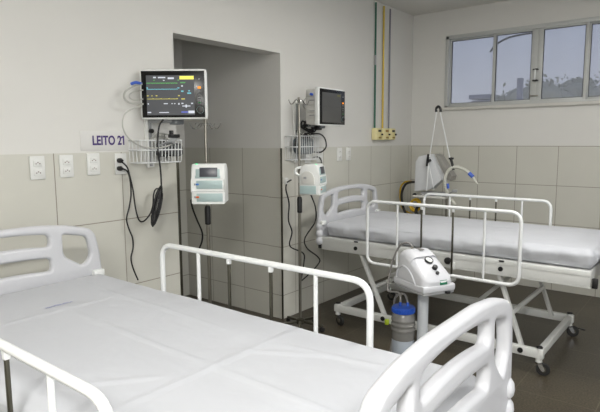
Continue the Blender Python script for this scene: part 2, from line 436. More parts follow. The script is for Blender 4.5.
# ------------------------------------------------------------------ hospital bed
def board_object(name, parent, x, foot=False):
    """moulded end board in the (width, height) plane; true openings"""
    cu = bpy.data.curves.new(name, 'CURVE'); cu.dimensions = '2D'; cu.fill_mode = 'BOTH'
    bev = .0155 if foot else .017; cu.extrude = .004; cu.bevel_depth = bev; cu.bevel_resolution = 4; cu.resolution_u = 4
    def add(pts, hole, r):
        # pts closed, inset by bevel (holes outset), then filleted
        n = len(pts); P = [Vector((a, b, 0)) for a, b in pts]
        area = sum(P[i].x*P[(i+1) % n].y-P[(i+1) % n].x*P[i].y for i in range(n))
        if area < 0: P.reverse()
        Q = []
        sgn = 1 if not hole else -1
        for i in range(n):
            e0 = (P[i]-P[i-1]).normalized(); e1 = (P[(i+1) % n]-P[i]).normalized()
            n0 = Vector((-e0.y, e0.x, 0)); n1 = Vector((-e1.y, e1.x, 0)); bb = (n0+n1).normalized()
            Q.append(P[i]+bb*(bev*sgn/max(.3, bb.dot(n0))))
        pth = round_path(Q, r, 7, closed=True)
        sp = cu.splines.new('POLY'); sp.points.add(len(pth)-1); sp.use_cyclic_u = True
        for i, p in enumerate(pth): sp.points[i].co = (p.x, p.y, 0, 1)
    half = [(.15, 1.148), (.30, 1.132), (.452, 1.094), (.478, .99), (.490, .86), (.486, .70)]
    if foot: half = [(.14, 1.144), (.27, 1.130), (.388, 1.097), (.406, .98), (.410, .86), (.402, .70)]
    add([(-a, b) for a, b in half[::-1]]+half, False, .038)
    for s in (-1, 1):
        if foot: add([(s*.243, 1.078), (s*.345, 1.053), (s*.362, .955), (s*.325, .890), (s*.250, .965)], True, .040)
        else: add([(s*.280, 1.088), (s*.410, 1.060), (s*.430, .955), (s*.385, .908), (s*.282, .975)], True, .042)
    K = 4
    def slot(zc, h, arch, hw):
        up = [(-hw+2*hw*i/K, zc+h/2+arch*(1-(2*i/K-1)**2)) for i in range(K+1)]
        dn = [(hw-2*hw*i/K, zc-h/2+arch*(1-(2*i/K-1)**2)) for i in range(K+1)]
        add(up+dn, True, .044)
    dz_ = -.010 if foot else 0
    slot(1.064+dz_, .062, .016, .200 if foot else .212)
    slot(.944+dz_, .066, .012, .203 if foot else .215)
    tmp = bpy.data.objects.new('tmp', cu); COL.objects.link(tmp)
    dg = bpy.context.evaluated_depsgraph_get(); dg.update()
    me = bpy.data.meshes.new_from_object(tmp.evaluated_get(dg)); bpy.data.objects.remove(tmp)
    # curve (a,b,0) -> bed (x, a, b)
    for v in me.vertices: v.co = Vector((x+v.co.z, v.co.x, v.co.y))
    bm = bmesh.new(); bm.from_mesh(me); bmesh.ops.remove_doubles(bm, verts=bm.verts, dist=1e-5); bmesh.ops.recalc_face_normals(bm, faces=bm.faces)
    for f in bm.faces: f.smooth = True; f.material_index = 0
    for e in bm.edges:
        if len(e.link_faces) == 2: e.smooth = e.calc_face_angle(0) < R(45)
    bm.to_mesh(me); bm.free(); me.materials.clear(); me.materials.append(M_board); me.name = name
    o = bpy.data.objects.new(name, me); COL.objects.link(o); o.parent = parent
    return o

BX = 1.36
def make_bed(label):
    t = thing('hospital_bed', label, 'hospital bed', (BX, 4.06, 0), group='adjustable hospital beds')
    L = lambda x: x-BX
    # side beams with a stepped profile
    for s in (-1, 1):
        o = B(M_white2).box((L(1.32), s*.45, .695), (2.04, .03, .10), bev=.004).box((L(1.32), s*.463, .725), (2.04, .012, .036), bev=.003).box((L(1.32), s*.445, .64), (2.04, .03, .012), bev=.002)
        o = o.build('side_beam', parent=t)
        for x in (.647, 1.797):
            B(M_black).cyl((L(x), s*.462, .682), (L(x), s*.473, .682), .016, 20).build('bolt_cap', parent=o)
            B(M_black).box((L(x)+.006, s*.472, .737), (.034, .008, .012), bev=.002).build('lock_tab', parent=o)
        for x in (.292, 2.362):
            B(M_black).box((L(x), s*.462, .672), (.032, .022, .062), bev=.004).build('end_socket', parent=o)
        # black tightening knob of the rail
        kn = B(M_black).lathe([(.012, 0), (.024, .004), (.026, .016), (.022, .024), (.008, .028)], M=Matrix.Translation((L(1.43), s*.468, .69)) @ Matrix.Rotation(s*-PI/2, 4, 'X'))
        kn.build('rail_knob', parent=o)
    for x in (.33, 2.32): B(M_white2).box((L(x), 0, .695), (.03, .88, .09), bev=.004).build('cross_beam', parent=t)
    pf = B(M_white2)
    pf.box((L(1.33), 0, .74), (2.0, .86, .008))
    for k in range(5): pf.box((L(.5+k*.42), 0, .72), (.04, .86, .03), bev=.003)
    pf.build('mattress_platform', parent=t)
    hb = board_object('headboard', t, L(.285)); fb = board_object('footboard', t, L(2.425), True); fb.location.y = .04
    for brd, x, dx in ((hb, .285, -1), (fb, 2.425, 1)):
        for s in (-1, 1):
            mb = B(M_board)
            prof = [(.001, .625), (.02, .628)]
            for k in range(3):
                zb = .632+k*.062
                prof += [(.026, zb), (.036, zb+.012), (.039, zb+.028), (.036, zb+.046), (.027, zb+.058)]
            prof += [(.02, .822), (.001, .824)]
            mb.lathe(prof, (0, 0, 0), 24, M=Matrix.Translation((L(x), s*(.466 if dx < 0 else .388), .045)) @ Matrix.Diagonal((.85, .8, 1, 1)))
            mb.build('corner_bumper', parent=brd)
            B(M_dev).box((L(x)-dx*.03, s*(.455 if dx < 0 else .38), .860), (.03, .06, .034), bev=.006).build('board_latch', parent=brd)
    # guard rails
    for s in (-1, 1):
        zt = 1.078 if s < 0 else 1.062; y = s*.505; zb = zt-.485; x0, x1 = L(.80), L(1.95)
        path = round_path([(x0, y, zb), (x0, y, zt), (x1, y, zt), (x1, y, zb)], .075, 7, closed=True)
        rl = B(M_white).tube(path, .0125, 12, closed=True).build('guard_rail', parent=t)
        for x in (1.06, 1.715):
            B(M_white).cyl((L(x), y, zb), (L(x), y, zt), .0085, 10).build('rail_bar', parent=rl)
        for x in (1.255, 1.492):
            B(M_dsteel).box((L(x), y, (zt+.60)/2-.02), (.013, .011, zt-.60), bev=.003).m(M_white).box((L(x), y, zt-.02), (.018, .017, .026), bev=.004).build('steel_slide_bar', parent=rl)
            B(M_white2).box((L(x), s*.485, .66), (.03, .03, .05), bev=.004).build('rail_bracket', parent=rl)
    # base
    for s in (-1, 1):
        bb = B(M_white2).box((L(1.26), s*.44, .145), (1.66, .04, .06), bev=.005).build('base_beam', parent=t)
        for x in (.90, 1.945):
            B(M_black).cyl((L(x), s*.46, .148), (L(x), s*.468, .148), .018, 20).build('bolt_cap', parent=bb)
    for x in (.46, 2.06):
        B(M_white2).box((L(x), 0, .145), (.04, .84, .055), bev=.005).build('base_cross_beam', parent=t)
    for (xa, xb, za) in ((.654, .885, .64), (1.765, 1.94, .64)):
        for s in (-1, 1):
            B(M_white2).bar((L(xa), s*.40, za), (L(xb), s*.40, .15), .025, .04, up=(0, 1, 0)).build('lift_arm', parent=t)
        f_ = .55; B(M_white2).cyl((L(xa+(xb-xa)*f_), -.39, za+(.15-za)*f_), (L(xa+(xb-xa)*f_), .39, za+(.15-za)*f_), .018, 12).build('torsion_tube', parent=t)
    B(M_white2).bar((L(1.79), .2, .60), (L(1.35), .2, .16), .03, .035, up=(0, 1, 0)).build('crank_brace', parent=t)
    B(M_white2).bar((L(.76), -.1, .40), (L(1.35), -.1, .68), .03, .03, up=(0, 1, 0)).build('crank_brace', parent=t)
    B(M_lime).box((L(.945), -.475, .135), (.032, .03, .045), bev=.008).build('brake_tab', parent=t)
    # castors
    rnd = random.Random(3)
    for x in (.46, 2.06):
        for s in (-1, 1):
            a = rnd.uniform(-.6, .6) + (0 if x < 1 else .3)
            cs = B(M_white2).cyl((L(x), s*.44, .09), (L(x), s*.44, .185), .021, 16)
            cs.m(M_black).lathe([(.001, .184), (.022, .185), (.022, .191), (.016, .196), (.001, .198)], (L(x), s*.44, 0), 20)
            cs = cs.build('corner_post', parent=t)
            Mx = Matrix.Translation((L(x), s*.44, 0)) @ Matrix.Rotation(a, 4, 'Z')
            fk = B(M_chrome).lathe([(.01, .07), (.022, .078), (.024, .09), (.01, .096)], (0, 0, 0), 18, M=Mx)
            for q in (-1, 1):
                fk.prism([(-.014, .085), (.02, .085), (.04, .04), (.03, .03), (.018, .035)], q*.014-.0015, q*.014+.0015, Mx @ Matrix.Rotation(PI/2, 4, 'X'))
            if x > 1 and s > 0:
                fk.m(M_black).box((.085, 0, .068), (.06, .03, .008), rot=(0, .2, 0), bev=.003, M=Mx)
            fk.build('castor_fork', parent=cs)
            w = B(M_rubber)
            Mw = Mx @ Matrix.Translation((.028, 0, .044)) @ Matrix.Rotation(PI/2, 4, 'X')
            w.lathe([(.03, -.011), (.04, -.011), (.044, -.006), (.044, .006), (.04, .011), (.03, .011)], (0, 0, 0), 28, M=Mw)
            w.m(M_dsteel).lathe([(.001, -.012), (.016, -.012), (.03, -.008), (.03, .008), (.016, .012), (.001, .012)], (0, 0, 0), 24, M=Mw)
            w.build('castor_wheel', parent=cs)
    return t
bed2 = make_bed('white hospital bed with its moulded headboard near the wall corner, under the window')
bed1 = copy_tree(bed2); bed1.location = (BX+.05, 1.05, 0)
rails2 = [c for c in COL.objects if c.parent == bed2 and c.name.startswith('guard_rail')]
foot1 = [c for c in COL.objects if c.parent == bed1 and c.name.startswith('footboard')][0]; foot1.location = (-.012, .10, -.004)
rails1 = [c for c in COL.objects if c.parent == bed1 and c.name.startswith('guard_rail')]
rails1[0].location = (.012, 0, -.034)
rails2[0].location.x = -.022
rails2[1].location.x = -.053; rails2[1].scale.x = .951; rails2[1].location.z = -.008
bed1['label'] = 'large white hospital bed in the foreground, its curved footboard nearest the viewer'

# mattresses and sheets
def make_mattress(name_label, sheet_label, x0, yc, seed, length=2.015):
    xc = x0+length/2; rnd = random.Random(seed)
    tag(B(M_mattress).rbox((0, 0, .055), (length-.03, .87, .10), .025, (12, 8, 4)).build('mattress', loc=(xc, yc, .7445)), name_label, 'mattress', 'bed mattresses')
    off = Vector((seed*3.1, seed*1.7, 0))
    hx, hy, hz = length/2, .455, .0625
    def fn(p, n):
        q = p+off
        top = max(0, n.z) if p.z > 0 else 0
        d = 0
        if p.z > hz-.045:
            d += .0035*noise.noise(Vector((q.x*3, q.y*3.5, 0))) + .0016*noise.noise(Vector((q.x*9, q.y*8, 2)))
            # sharp diagonal pulls near the corners and light fold creases
            d += .003*max(0, noise.noise(Vector((q.x*2+q.y*5, q.y*1.2-q.x*1.5, 5)))-.25)*3
            for cx_, cy_, an, ln in CRE.get(seed, []):
                ca, sa = math.cos(an), math.sin(an); u = (p.x-cx_)*ca+(p.y-cy_)*sa; v = -(p.x-cx_)*sa+(p.y-cy_)*ca
                if abs(u) < ln: d += .005*math.exp(-(v/.009)**2)*(1-(u/ln)**4)
            p = p+Vector((0, 0, d))
        side = 1-abs(n.z)
        if side > .3:
            k = (hz-p.z)/(2*hz)   # 0 top, 1 bottom
            w = (.018 if seed == 1 else .018)*noise.noise(Vector((q.x*6, q.y*6, p.z*9)))+(.006 if seed == 1 else .010)*noise.noise(Vector((q.x*17, q.y*17, p.z*14+3)))
            w += .012*math.sin(k*PI)
            w -= .012*k*k
            nn = Vector((n.x, n.y, 0)); nn = nn.normalized() if nn.length > 0 else nn
            p = p+nn*w*min(1, side*1.3)
            if k > .8: p.z += .010*noise.noise(Vector((q.x*8, q.y*8, 1)))
            if p.z < -hz: p.z = -hz
        return p
    sh = thing('bed_sheet', sheet_label, 'bed sheet', (xc, yc, .7445), group='white bed sheets')
    B(M_sheet).rbox((0, 0, .0645), (length, .91, .125), .045, (170, 80, 14), fn=fn).build('sheet_cloth', parent=sh, ang=80)
    return sh, xc
CRE = {1: [(-.37, .255, -.02, .55), (.12, .0, -.02, .9), (-.55, .0, PI/2, .42), (.35, 0, PI/2, .44), (.45, .2, .5, .2), (.2, -.25, .9, .15), (.6, .28, .15, .25)],
       2: [(0, .1, 0, .9), (.3, 0, PI/2, .44), (-.4, 0, PI/2, .44), (.7, -.2, .6, .2)]}
sh1, xc1 = make_mattress('mattress under the sheet of the foreground bed', 'white sheet with a small faded blue print, on the foreground bed', .40, 1.05, 1)
sh2, xc2 = make_mattress('mattress under the sheet of the bed below the window', 'plain white rumpled sheet on the far bed below the window', .335, 4.06, 2)
# faded print
cu = None
def text_mesh(txt, size, name, material, parent, M, ext=.0006, bold=0):
    tcu = bpy.data.curves.new(name, 'FONT'); tcu.body = txt; tcu.size = size; tcu.extrude = ext; tcu.align_x = 'CENTER'; tcu.align_y = 'CENTER'; tcu.offset = bold
    tmp = bpy.data.objects.new('tmp', tcu); COL.objects.link(tmp); dg = bpy.context.evaluated_depsgraph_get(); dg.update()
    me = bpy.data.meshes.new_from_object(tmp.evaluated_get(dg)); bpy.data.objects.remove(tmp)
    me.transform(M); me.materials.clear(); me.materials.append(material); me.name = name
    for p in me.polygons: p.material_index = 0
    o = bpy.data.objects.new(name, me); COL.objects.link(o)
    if parent: o.parent = parent
    return o
pr = B(M_ink)
rnd = random.Random(5)
for k in range(15):
    yy = -.055+k*.0078; hgt = .006+.008*rnd.random()+(.007 if 5 < k < 9 else 0)
    pr.box((.795-xc1+rnd.uniform(-.003, .003), 1.068-1.05+yy, .1315), (hgt, .0055, .0012), rot=(0, 0, .3))
pr.build('printed_mark', parent=sh1)

# ------------------------------------------------------------------ wall sockets
def outlet(y, z, axis='L', n=2, label='', grp='white double wall sockets'):
    t = thing('wall_socket', label, 'wall socket', (0, y, z), group=grp)
    B(M_outlet).box((.005, 0, 0), (.010, .082, .128), bev=.004).build('cover_plate', parent=t)
    for dz in (.024, -.026):
        so = B(M_outlet).box((.012, 0, dz), (.005, .046, .034), bev=.008 if False else .002)
        so.m(M_hole)
        for dy in (-.010, 0, .010):
            so.cyl((.0144, dy, dz+(.004 if dy == 0 else -.002)), (.0152, dy, dz+(.004 if dy == 0 else -.002)), .0035, 10)
        so.build('socket_face', parent=t)
    return t
outlet(1.392, 1.41, label='leftmost white double wall socket, nearest the left edge of the photo')
outlet(1.556, 1.412, label='white double wall socket below and left of the bed sign')
outlet(1.722, 1.417, label='white double wall socket straight below the sign letters')
outlet(1.905, 1.412, label='white double wall socket with two black plugs pushed in')
outlet(4.304, 1.412, label='left one of two neighbouring sockets left of the gas outlets')
outlet(4.462, 1.412, label='right one of two neighbouring sockets left of the gas outlets')
outlet(3.985, 1.412, label='white wall socket just right of the second monitor basket')
outlet(3.80, 1.412, label='white wall socket half behind the second monitor basket')

# sign
sg = thing('bed_sign', 'pale rectangular bed sign on the wall reading LEITO 21 in purple', 'sign', (0, 1.805, 1.553))
B(M_sign).box((.002, 0, 0), (.003, .31, .115), bev=.001).build('sign_plate', parent=sg)
RL = Matrix(((0, 0, 1, 0), (1, 0, 0, 0), (0, 1, 0, 0), (0, 0, 0, 1)))   # text plane -> left wall plane, reading along +Y
text_mesh('LEITO 21', .076, 'sign_letters', M_purple, sg, Matrix.Translation((.0045, .030, -.0)) @ RL @ Matrix.Diagonal((.75, 1, 1, 1)), bold=.0022)

sl = [c for c in COL.objects if c.parent == sg and c.name == 'sign_letters'][0]
ys = [v.co.y for v in sl.data.vertices]; zs = [v.co.z for v in sl.data.vertices]
_b = bmesh.new(); _b.from_mesh(sl.data)
_q = [_b.verts.new((.0052, max(ys)-a, max(zs)-c)) for a, c in ((.008, 0), (.0235, .011), (.0235, .020), (.008, .012))]
_b.faces.new(_q); _b.to_mesh(sl.data); _b.free()

# ------------------------------------------------------------------ gas pipes
for nm, y, mt, w, zt in (('green', 4.945, M_pgreen, .010, 2.945), ('yellow', 5.11, M_pyel, .010, 2.94), ('grey', 5.245, M_pgrey, .009, 2.935)):
    o = B(mt).cyl((0, 0, 1.60), (0, 0, zt), w, 12)
    if nm == 'green': o.m(M_grey).cyl((0, 0, 2.32), (0, 0, 2.42), w*1.03, 12)
    o = o.build('gas_pipe', loc=(.016, y, 0))
    tag(o, {'green': 'green vertical gas pipe on the wall, leftmost of three', 'yellow': 'yellow vertical gas pipe on the wall between two others', 'grey': 'thin grey vertical gas pipe on the wall, nearest the corner'}[nm], 'pipe', 'medical gas pipes')
for i, (y, c, lab) in enumerate(((4.965, M_label, 'cream gas outlet box at the foot of the green pipe'), (5.12, M_yellow, 'cream gas outlet box at the foot of the yellow pipe'), (5.262, M_grey, 'cream gas outlet box at the foot of the grey pipe'))):
    t = thing('gas_outlet', lab, 'gas outlet', (0, y, 1.61), group='cream gas outlets')
    B(M_cream).box((.03, 0, 0), (.06, .125, .125), bev=.01, seg=3).build('outlet_box', parent=t)
    B(M_black if i != 1 else mat('brown_plate', (150, 110, 40), .5)).box((.061, .012, .033), (.004, .06, .022), bev=.001).build('name_plate', parent=t)
    B(M_cream).cyl((.058, .03, -.005), (.072, .03, -.005), .018, 16).m(M_black).cyl((.07, .03, -.005), (.088, .03, -.005), .010, 12).build('valve', parent=t)
    B(mat('olive_plate', (140, 120, 50), .5)).box((.061, .018, -.038), (.004, .055, .018), bev=.001).build('lower_plate', parent=t)

# ------------------------------------------------------------------ patient monitor on wall rail
def monitor(t, active):
    """local frame: origin at the screen centre; +x toward viewer (screen normal), +y to viewer's right, z up"""
    W, Hh, D = .415, .310, .15
    hs = B(M_mgrey)
    hs.rbox((-.055, 0, 0), (.15, .375, .295), .02, (6, 8, 8))
    hs.m(M_dev).rbox((-.004, 0, 0), (.05, W, Hh), .014, (6, 10, 10))
    hs.m(M_black).box((-.06, -.05, .152), (.05, .12, .012), bev=.005)
    h = hs.build('housing', parent=t)
    B(M_glassblk).box((.0215, 0, 0), (.004, W-.024, Hh-.026), bev=.0015).build('front_glass', parent=t)
    s = B(E_lcd if active else mat('dark_lcd', (70, 70, 68), .3)); X = .0245
    sx0, sx1, sz0, sz1 = -.165, .132, -.128, .115
    s.box((X-.0007, (sx0+sx1)/2, (sz0+sz1)/2), (.001, sx1-sx0, sz1-sz0))
    def q(m_, y0, y1, z0, z1): s.m(m_).box((X+.0004, (y0+y1)/2, (z0+z1)/2), (.0008, y1-y0, z1-z0))
    if active:
        for k in range(8): pass
        q(E_yb, .043, .130, .090, .110)
        def wave(m_, z, amp, x0=-.163, x1=.030, per=.03):
            pts = []
            for i in range(90):
                y = x0+(x1-x0)*i/89; ph = (y % per)/per
                pts.append((X+.0008, y, z+amp*(math.exp(-((ph-.5)/.08)**2)-.3*math.exp(-((ph-.7)/.1)**2))))
            s.m(m_).tube(pts, .0011, 5)
        wave(E_g, .066, .004); q(E_g, -.163, .028, .0665, .0705)
        wave(E_c, .030, .003, per=.045); q(E_c, -.163, .028, .0295, .0325)
        wave(E_y, -.028, .0028, per=.05); q(E_y, -.163, .028, -.030, -.0275)
        q(E_g, .046, .078, .067, .074); q(E_w, .052, .062, .046, .054); q(E_w, -.12, -.103, .098, .106); q(E_w, -.09, -.045, .098, .105); q(E_w, -.03, .008, .092, .102)
        q(E_g, .03, .04, .083, .089); q(E_g, -.12, -.11, .083, .088); q(E_w, -.06, -.05, .082, .087)
        q(E_y, -.163, -.152, -.012, -.006); q(E_y, -.135, -.128, -.012, -.007); q(E_y, -.108, -.098, -.012, -.006); q(E_y, .03, .042, -.012, -.006)
        q(E_c, .05, .065, .014, .022); q(E_c, .088, .112, .002, .010); q(E_c, .095, .105, .017, .024); q(E_c, .028, .040, .035, .041)
        q(E_y, .05, .072, -.032, -.026); q(E_w, .05, .062, -.060, -.053); q(E_w, .11, .122, -.060, -.053); q(E_w, .055, .105, -.075, -.070); q(E_w, .075, .083, -.082, -.064)
        q(E_w, -.06, -.035, -.060, -.055); q(E_w, -.012, -.004, -.060, -.055); q(E_w, .004, .012, -.060, -.055); q(E_w, .03, .038, -.064, -.054); q(E_w, -.16, -.152, -.062, -.055)
        q(E_w, -.163, -.14, -.114, -.108); q(E_w, -.09, -.03, -.114, -.109); q(E_w, .092, .130, -.117, -.101); q(mat('lcd_blue_dim', (60, 70, 120), .5, emit=(90, 100, 190), estr=.5), .048, .09, -.114, -.105)
        q(E_c, -.163, -.155, .035, .043)
    else:
        q(mat('lcd_note', (110, 108, 60), .5), .07, .118, .092, .104)
        q(mat('lcd_line', (50, 50, 48), .3), -.16, .13, .0, .003)
    s.build('screen', parent=t)
    bt = B(E_o); bt.box((.0245, .163, .040), (.003, .020, .013), bev=.001)
    bt.m(M_grey)
    for z in (.092, .018, -.002, -.020): bt.box((.0242, .163, z), (.0015, .010, .006))
    bt.m(mat('key_green', (40, 130, 70), .5)).box((.0242, .163, -.052), (.0015, .018, .005))
    bt.build('keys', parent=t)
    B(M_black).lathe([(.02, 0), (.019, .008), (.001, .010)], M=Matrix.Translation((.0235, .166, -.096)) @ Matrix.Rotation(PI/2, 4, 'Y')).m(M_teal).lathe([(.0215, 0), (.0215, .002), (.0225, .002), (.0225, 0)], M=Matrix.Translation((.0235, .166, -.096)) @ Matrix.Rotation(PI/2, 4, 'Y')).build('dial', parent=t)
    # side module with connectors (viewer's left)
    sd = B(M_mgrey)
    for z in (.10, .03, -.03, -.075): sd.box((-.06, -.192, z), (.085, .012, .035), bev=.005)
    sd.m(M_grey)
    for z in (.05, -.035, -.07): sd.box((-.05, -.2, z), (.05, .012, .008), bev=.002)
    sd.m(M_cuff).cyl((-.05, -.19, .095), (-.05, -.222, .097), .010, 12)
    sd.build('connector_panel', parent=t)

def basket(parent_pos, label, y0, y1, z0, z1, x0, x1):
    t = thing('wire_basket', label, 'basket', (0, (y0+y1)/2, z0), group='white wire baskets under the monitors')
    yc = (y0+y1)/2; g = B(M_white)
    def ring(z, inset=0): return round_path([(x0, y0-yc+inset, z-z0), (x1-inset, y0-yc+inset, z-z0), (x1-inset, y1-yc-inset, z-z0), (x0, y1-yc-inset, z-z0)], .02, 4, closed=True)
    for z in (z1, (z0+z1)/2+.01): g.tube(ring(z),   .0042, 6, closed=True)
    g.tube(ring(z0, .008), .0035, 6, closed=True)
    n = 13
    for i in range(n):
        y = y0-yc+.012+(y1-y0-.024)*i/(n-1)
        g.tube(round_path([(x1, y, z1-z0), (x1-.008, y, 0), (x0, y, 0)], .01, 3), .0026, 6)
        g.cyl((x0, y, 0), (x0, y, z1-z0), .0022, 6)
    for x in (x0+(x1-x0)*.33, x0+(x1-x0)*.66):
        for sy in (y0-yc, y1-yc): g.cyl((x, sy, z1-z0), (x, sy*.95, 0), .0018, 6)
    g.build('wire_frame', parent=t)
    return t

def wall_arm(y, label, target, plate_y0, tz=(1.38, 1.83)):
    t = thing('monitor_bracket', label, 'wall bracket', (0, y, tz[0]), group='monitor wall brackets')
    hgt = tz[1]-tz[0]
    B(M_outlet).box((.012, 0, hgt/2), (.024, .055, hgt), bev=.004).m(M_grey).box((.026, 0, hgt/2), (.006, .022, hgt-.02), bev=.002).build('wall_rail', parent=t)
    B(M_black).cyl((.03, 0, hgt*.52), (.05, 0, hgt*.52), .014, 16).build('clamp_knob', parent=t)
    p = Vector(target)-Vector((0, y, tz[0]))
    a = B(M_grey).bar((.03, 0, p.z-.02), (p.x-.0, p.y, p.z-.02), .05, .03, bev=.006)
    a.box((p.x, p.y, p.z-.002), (.10, .10, .012), rot=(0, 0, -.9), bev=.004)
    a.m(mat('arm_grey', (112, 116, 120), .5)).box((p.x, p.y, p.z-.028), (.06, .075, .035), bev=.006)
    a.build('swing_arm', parent=t)
    return t

AY = -(PI/2-YAW)+0.0     # direction of the first screen: toward the viewer side of the room
m1 = thing('patient_monitor', 'patient monitor switched on with coloured traces, nearest the bed sign', 'monitor', (.20, 2.178, 1.838), rz=-(PI/2-YAW), group='patient monitors')
monitor(m1, True)
p2 = at(330.5, 107.3, 0, .31)
m2 = thing('patient_monitor', 'patient monitor with dark screen turned sideways, by the second pole', 'monitor', (.31, p2.y, p2.z), rz=R(3), group='patient monitors')
monitor(m2, False)
wall_arm(2.115, 'white wall rail with grey arm holding the lit monitor', (.145, 2.235, 1.70), 0)
wall_arm(3.62, 'white wall rail with grey arm holding the dark monitor', (.20, 3.72, 1.695), 0, (1.36, 1.87))
b1a = at(129, 137, 0, .06); b1b = at(183, 137, 0, .06)
basket(None, 'white wire basket of grey leads under the lit monitor', 1.955, 2.285, 1.415, 1.555, .012, .14)
basket(None, 'white wire basket of leads behind the second pole, under the dark monitor', 3.47, 3.80, 1.385, 1.585, .012, .14)

def cable(pts, r, material, label, cat='cable', name='cable', group=None, n=8, seg=8):
    pp = spline(pts, n); base = pp[0].copy()
    o = B(material).tube([p-base for p in pp], r, seg).build(name, loc=base)
    return tag(o, label, cat, group)

# leads resting inside the baskets
def coil(c, ry, rz, turns, r, material, label, name='lead_coil', tilt=.3, seed=0):
    rnd = random.Random(seed); pts = []
    for k in range(turns):
        ph = rnd.uniform(0, 6); sy = rnd.uniform(.55, 1.1); sz = rnd.uniform(.5, 1.1); oy = rnd.uniform(-.3, .3)*ry; oz = rnd.uniform(-.3, .3)*rz; tl = rnd.uniform(-.6, .6)
        for i in range(6):
            a = k*2*PI+i*2*PI/6
            y, z = ry*sy*math.cos(a), rz*sz*math.sin(a)
            pts.append(Vector((rnd.uniform(-.03, .03), oy+y*math.cos(tl)-z*math.sin(tl), oz+y*math.sin(tl)+z*math.cos(tl))))
    o = B(material).tube(spline(pts, 5), r, 7).build(name, loc=c)
    return tag(o, label, 'cable')
coil((.075, 2.20, 1.50), .06, .05, 7, .005, M_rubber, 'coil of dark monitor leads lying in the first basket', seed=1)
coil((.07, 2.17, 1.55), .08, .05, 5, .004, M_tube, 'coil of pale grey leads in the first basket', seed=4)
coil((.075, 3.64, 1.52), .09, .08, 8, .0065, M_rubber, 'coil of dark leads heaped in the second basket', seed=2)
coil((.08, 3.68, 1.60), .10, .06, 6, .0045, M_tube, 'pale tangled leads above the second basket', seed=6)
coil((.12, 3.66, 1.665), .12, .03, 4, .0075, M_cable, 'thick black cable looped over the second basket', seed=9)
bag = B(mat('grey_pouch', (82, 90, 94), .6)).rbox((0, 0, .07), (.09, .20, .14), .03, (6, 10, 8), fn=lambda p, n: p*(1+.12*noise.noise(p*14))).build('cuff_pouch', loc=(.075, 3.645, 1.432))
tag(bag, 'folded grey blood pressure cuff in the second basket', 'cuff')
cn = at(174, 136, 0, .17)
fan = thing('lead_connector', 'black connector block with grey leads fanning down into the first basket', 'connector', cn)
B(M_black).box((0, 0, 0), (.03, .075, .022), bev=.005).box((0, -.02, .02), (.022, .022, .03), bev=.004).build('connector_block', parent=fan)
for k in range(7):
    e = at(150+4.2*k, 153-.4*k, 0, .09)-cn
    B(M_grey).tube(spline([(0, -.032+.010*k, -.008), (0, -.045+.006*k, -.03-.002*k), ((e.x)*.6, e.y*.7, e.z*.6), e], 6), .0042, 6).build('lead', parent=fan)
bag = B(mat('grey_pouch_dark', (78, 80, 82), .6)).rbox((0, 0, .045), (.06, .19, .085), .025, (6, 10, 8), fn=lambda p, n: p*(1+.12*noise.noise(p*14))).build('cuff_pouch', loc=(.07, 2.225, 1.447))
tag(bag, 'folded dark cuff in the first basket, under the leads', 'cuff')

tag(B(M_black).box((0, 0, 0), (.04, .07, .035), bev=.008).box((0, .05, .01), (.03, .05, .025), bev=.006).build('lead_connector', loc=at(318, 128, 0, .2)), 'black connector block hanging under the dark monitor', 'connector')
# leads round the left side of the first monitor
def wp(lst, X=.03): return [at(x, y, 0, X) for x, y in lst]
cable([at(142, 84, 0, .12)]+wp([(134, 86), (126, 91), (124, 97), (128, 102), (136, 104)], .07)+[at(143, 104, 0, .12)], .006, M_tube, 'pale grey hose looping out of the lit monitor\'s upper left side')
cable([at(143, 90, 0, .12)]+wp([(133, 92), (129, 96), (133, 100)], .06)+[at(143, 99, 0, .12)], .004, M_tube, 'short pale lead loop inside the larger one, left of the lit monitor')
o = cable([at(131, 84, 0, .085), at(136, 82.5, 0, .095), at(142, 84, 0, .115)], .009, M_cuff, 'blue hose end plugged into the lit monitor\'s side', name='hose_connector')
cable(wp([(142, 106), (132, 109), (125, 114), (122.5, 123), (125, 133), (133, 142), (144, 147), (158, 148), (170, 145), (177, 139)], .15), .0042, M_tube, 'long pale lead drooping in front of the first basket')
# power cord first monitor -> coil -> wall socket
X0 = .15
main = wp([(165, 118), (160, 124), (158, 135), (158, 150), (160.5, 170), (161.5, 188)], X0)
cable(main, .0055, M_cable, 'black power cord falling straight from the lit monitor', cat='power cord')
cl = []
for k in range(9*12+1):
    a = k*2*PI/12; q = 1+.10*math.sin(k*.5)
    cx, cy = 157.2+1.1*math.sin(k*.23), 208+1.5*math.sin(k*.11)
    dx = (2.4+1.0*math.sin(k*.17))*math.cos(a)*q; dy = 17.5*math.sin(a)*q
    cl.append(at(cx+dx-dy*.22, cy+dy-2, 0, .13+.012*math.sin(k*.9)))
base = cl[0].copy()
tag(B(M_cable).tube([p-base for p in cl], .0042, 7).build('cord_bundle', loc=base), 'bundled loops of black power cord hanging below the first basket', 'power cord')
cable(wp([(161, 189), (156, 189), (153.5, 195), (153, 205), (150, 214), (144, 221), (139, 220), (135.5, 208), (133, 190), (129.5, 175), (127, 167), (121, 161)], .05), .0048, M_cable, 'black cord from the bundle up to the upper plug', cat='power cord')
cable(wp([(121, 168.5), (127, 171), (130, 180), (131, 195), (129, 208), (126.5, 219), (129, 229), (132.5, 238), (133, 248), (131, 258), (133, 268), (138, 280)], .03), .0048, M_cable, 'black cord wandering down the wall from the lower plug', cat='power cord')
for (px, py, lab) in ((120, 160.5, 'black power plug in the upper hole of the socket'), (120, 168.5, 'black power plug in the lower hole of the socket')):
    c = at(px, py, 0, .03)
    tag(B(M_black).lathe([(.006, 0), (.014, .004), (.015, .026), (.009, .036), (.006, .046)], M=Matrix.Rotation(PI/2, 4, 'Y')).build('power_plug', loc=(.013, c.y, c.z)), lab, 'plug', 'black power plugs')

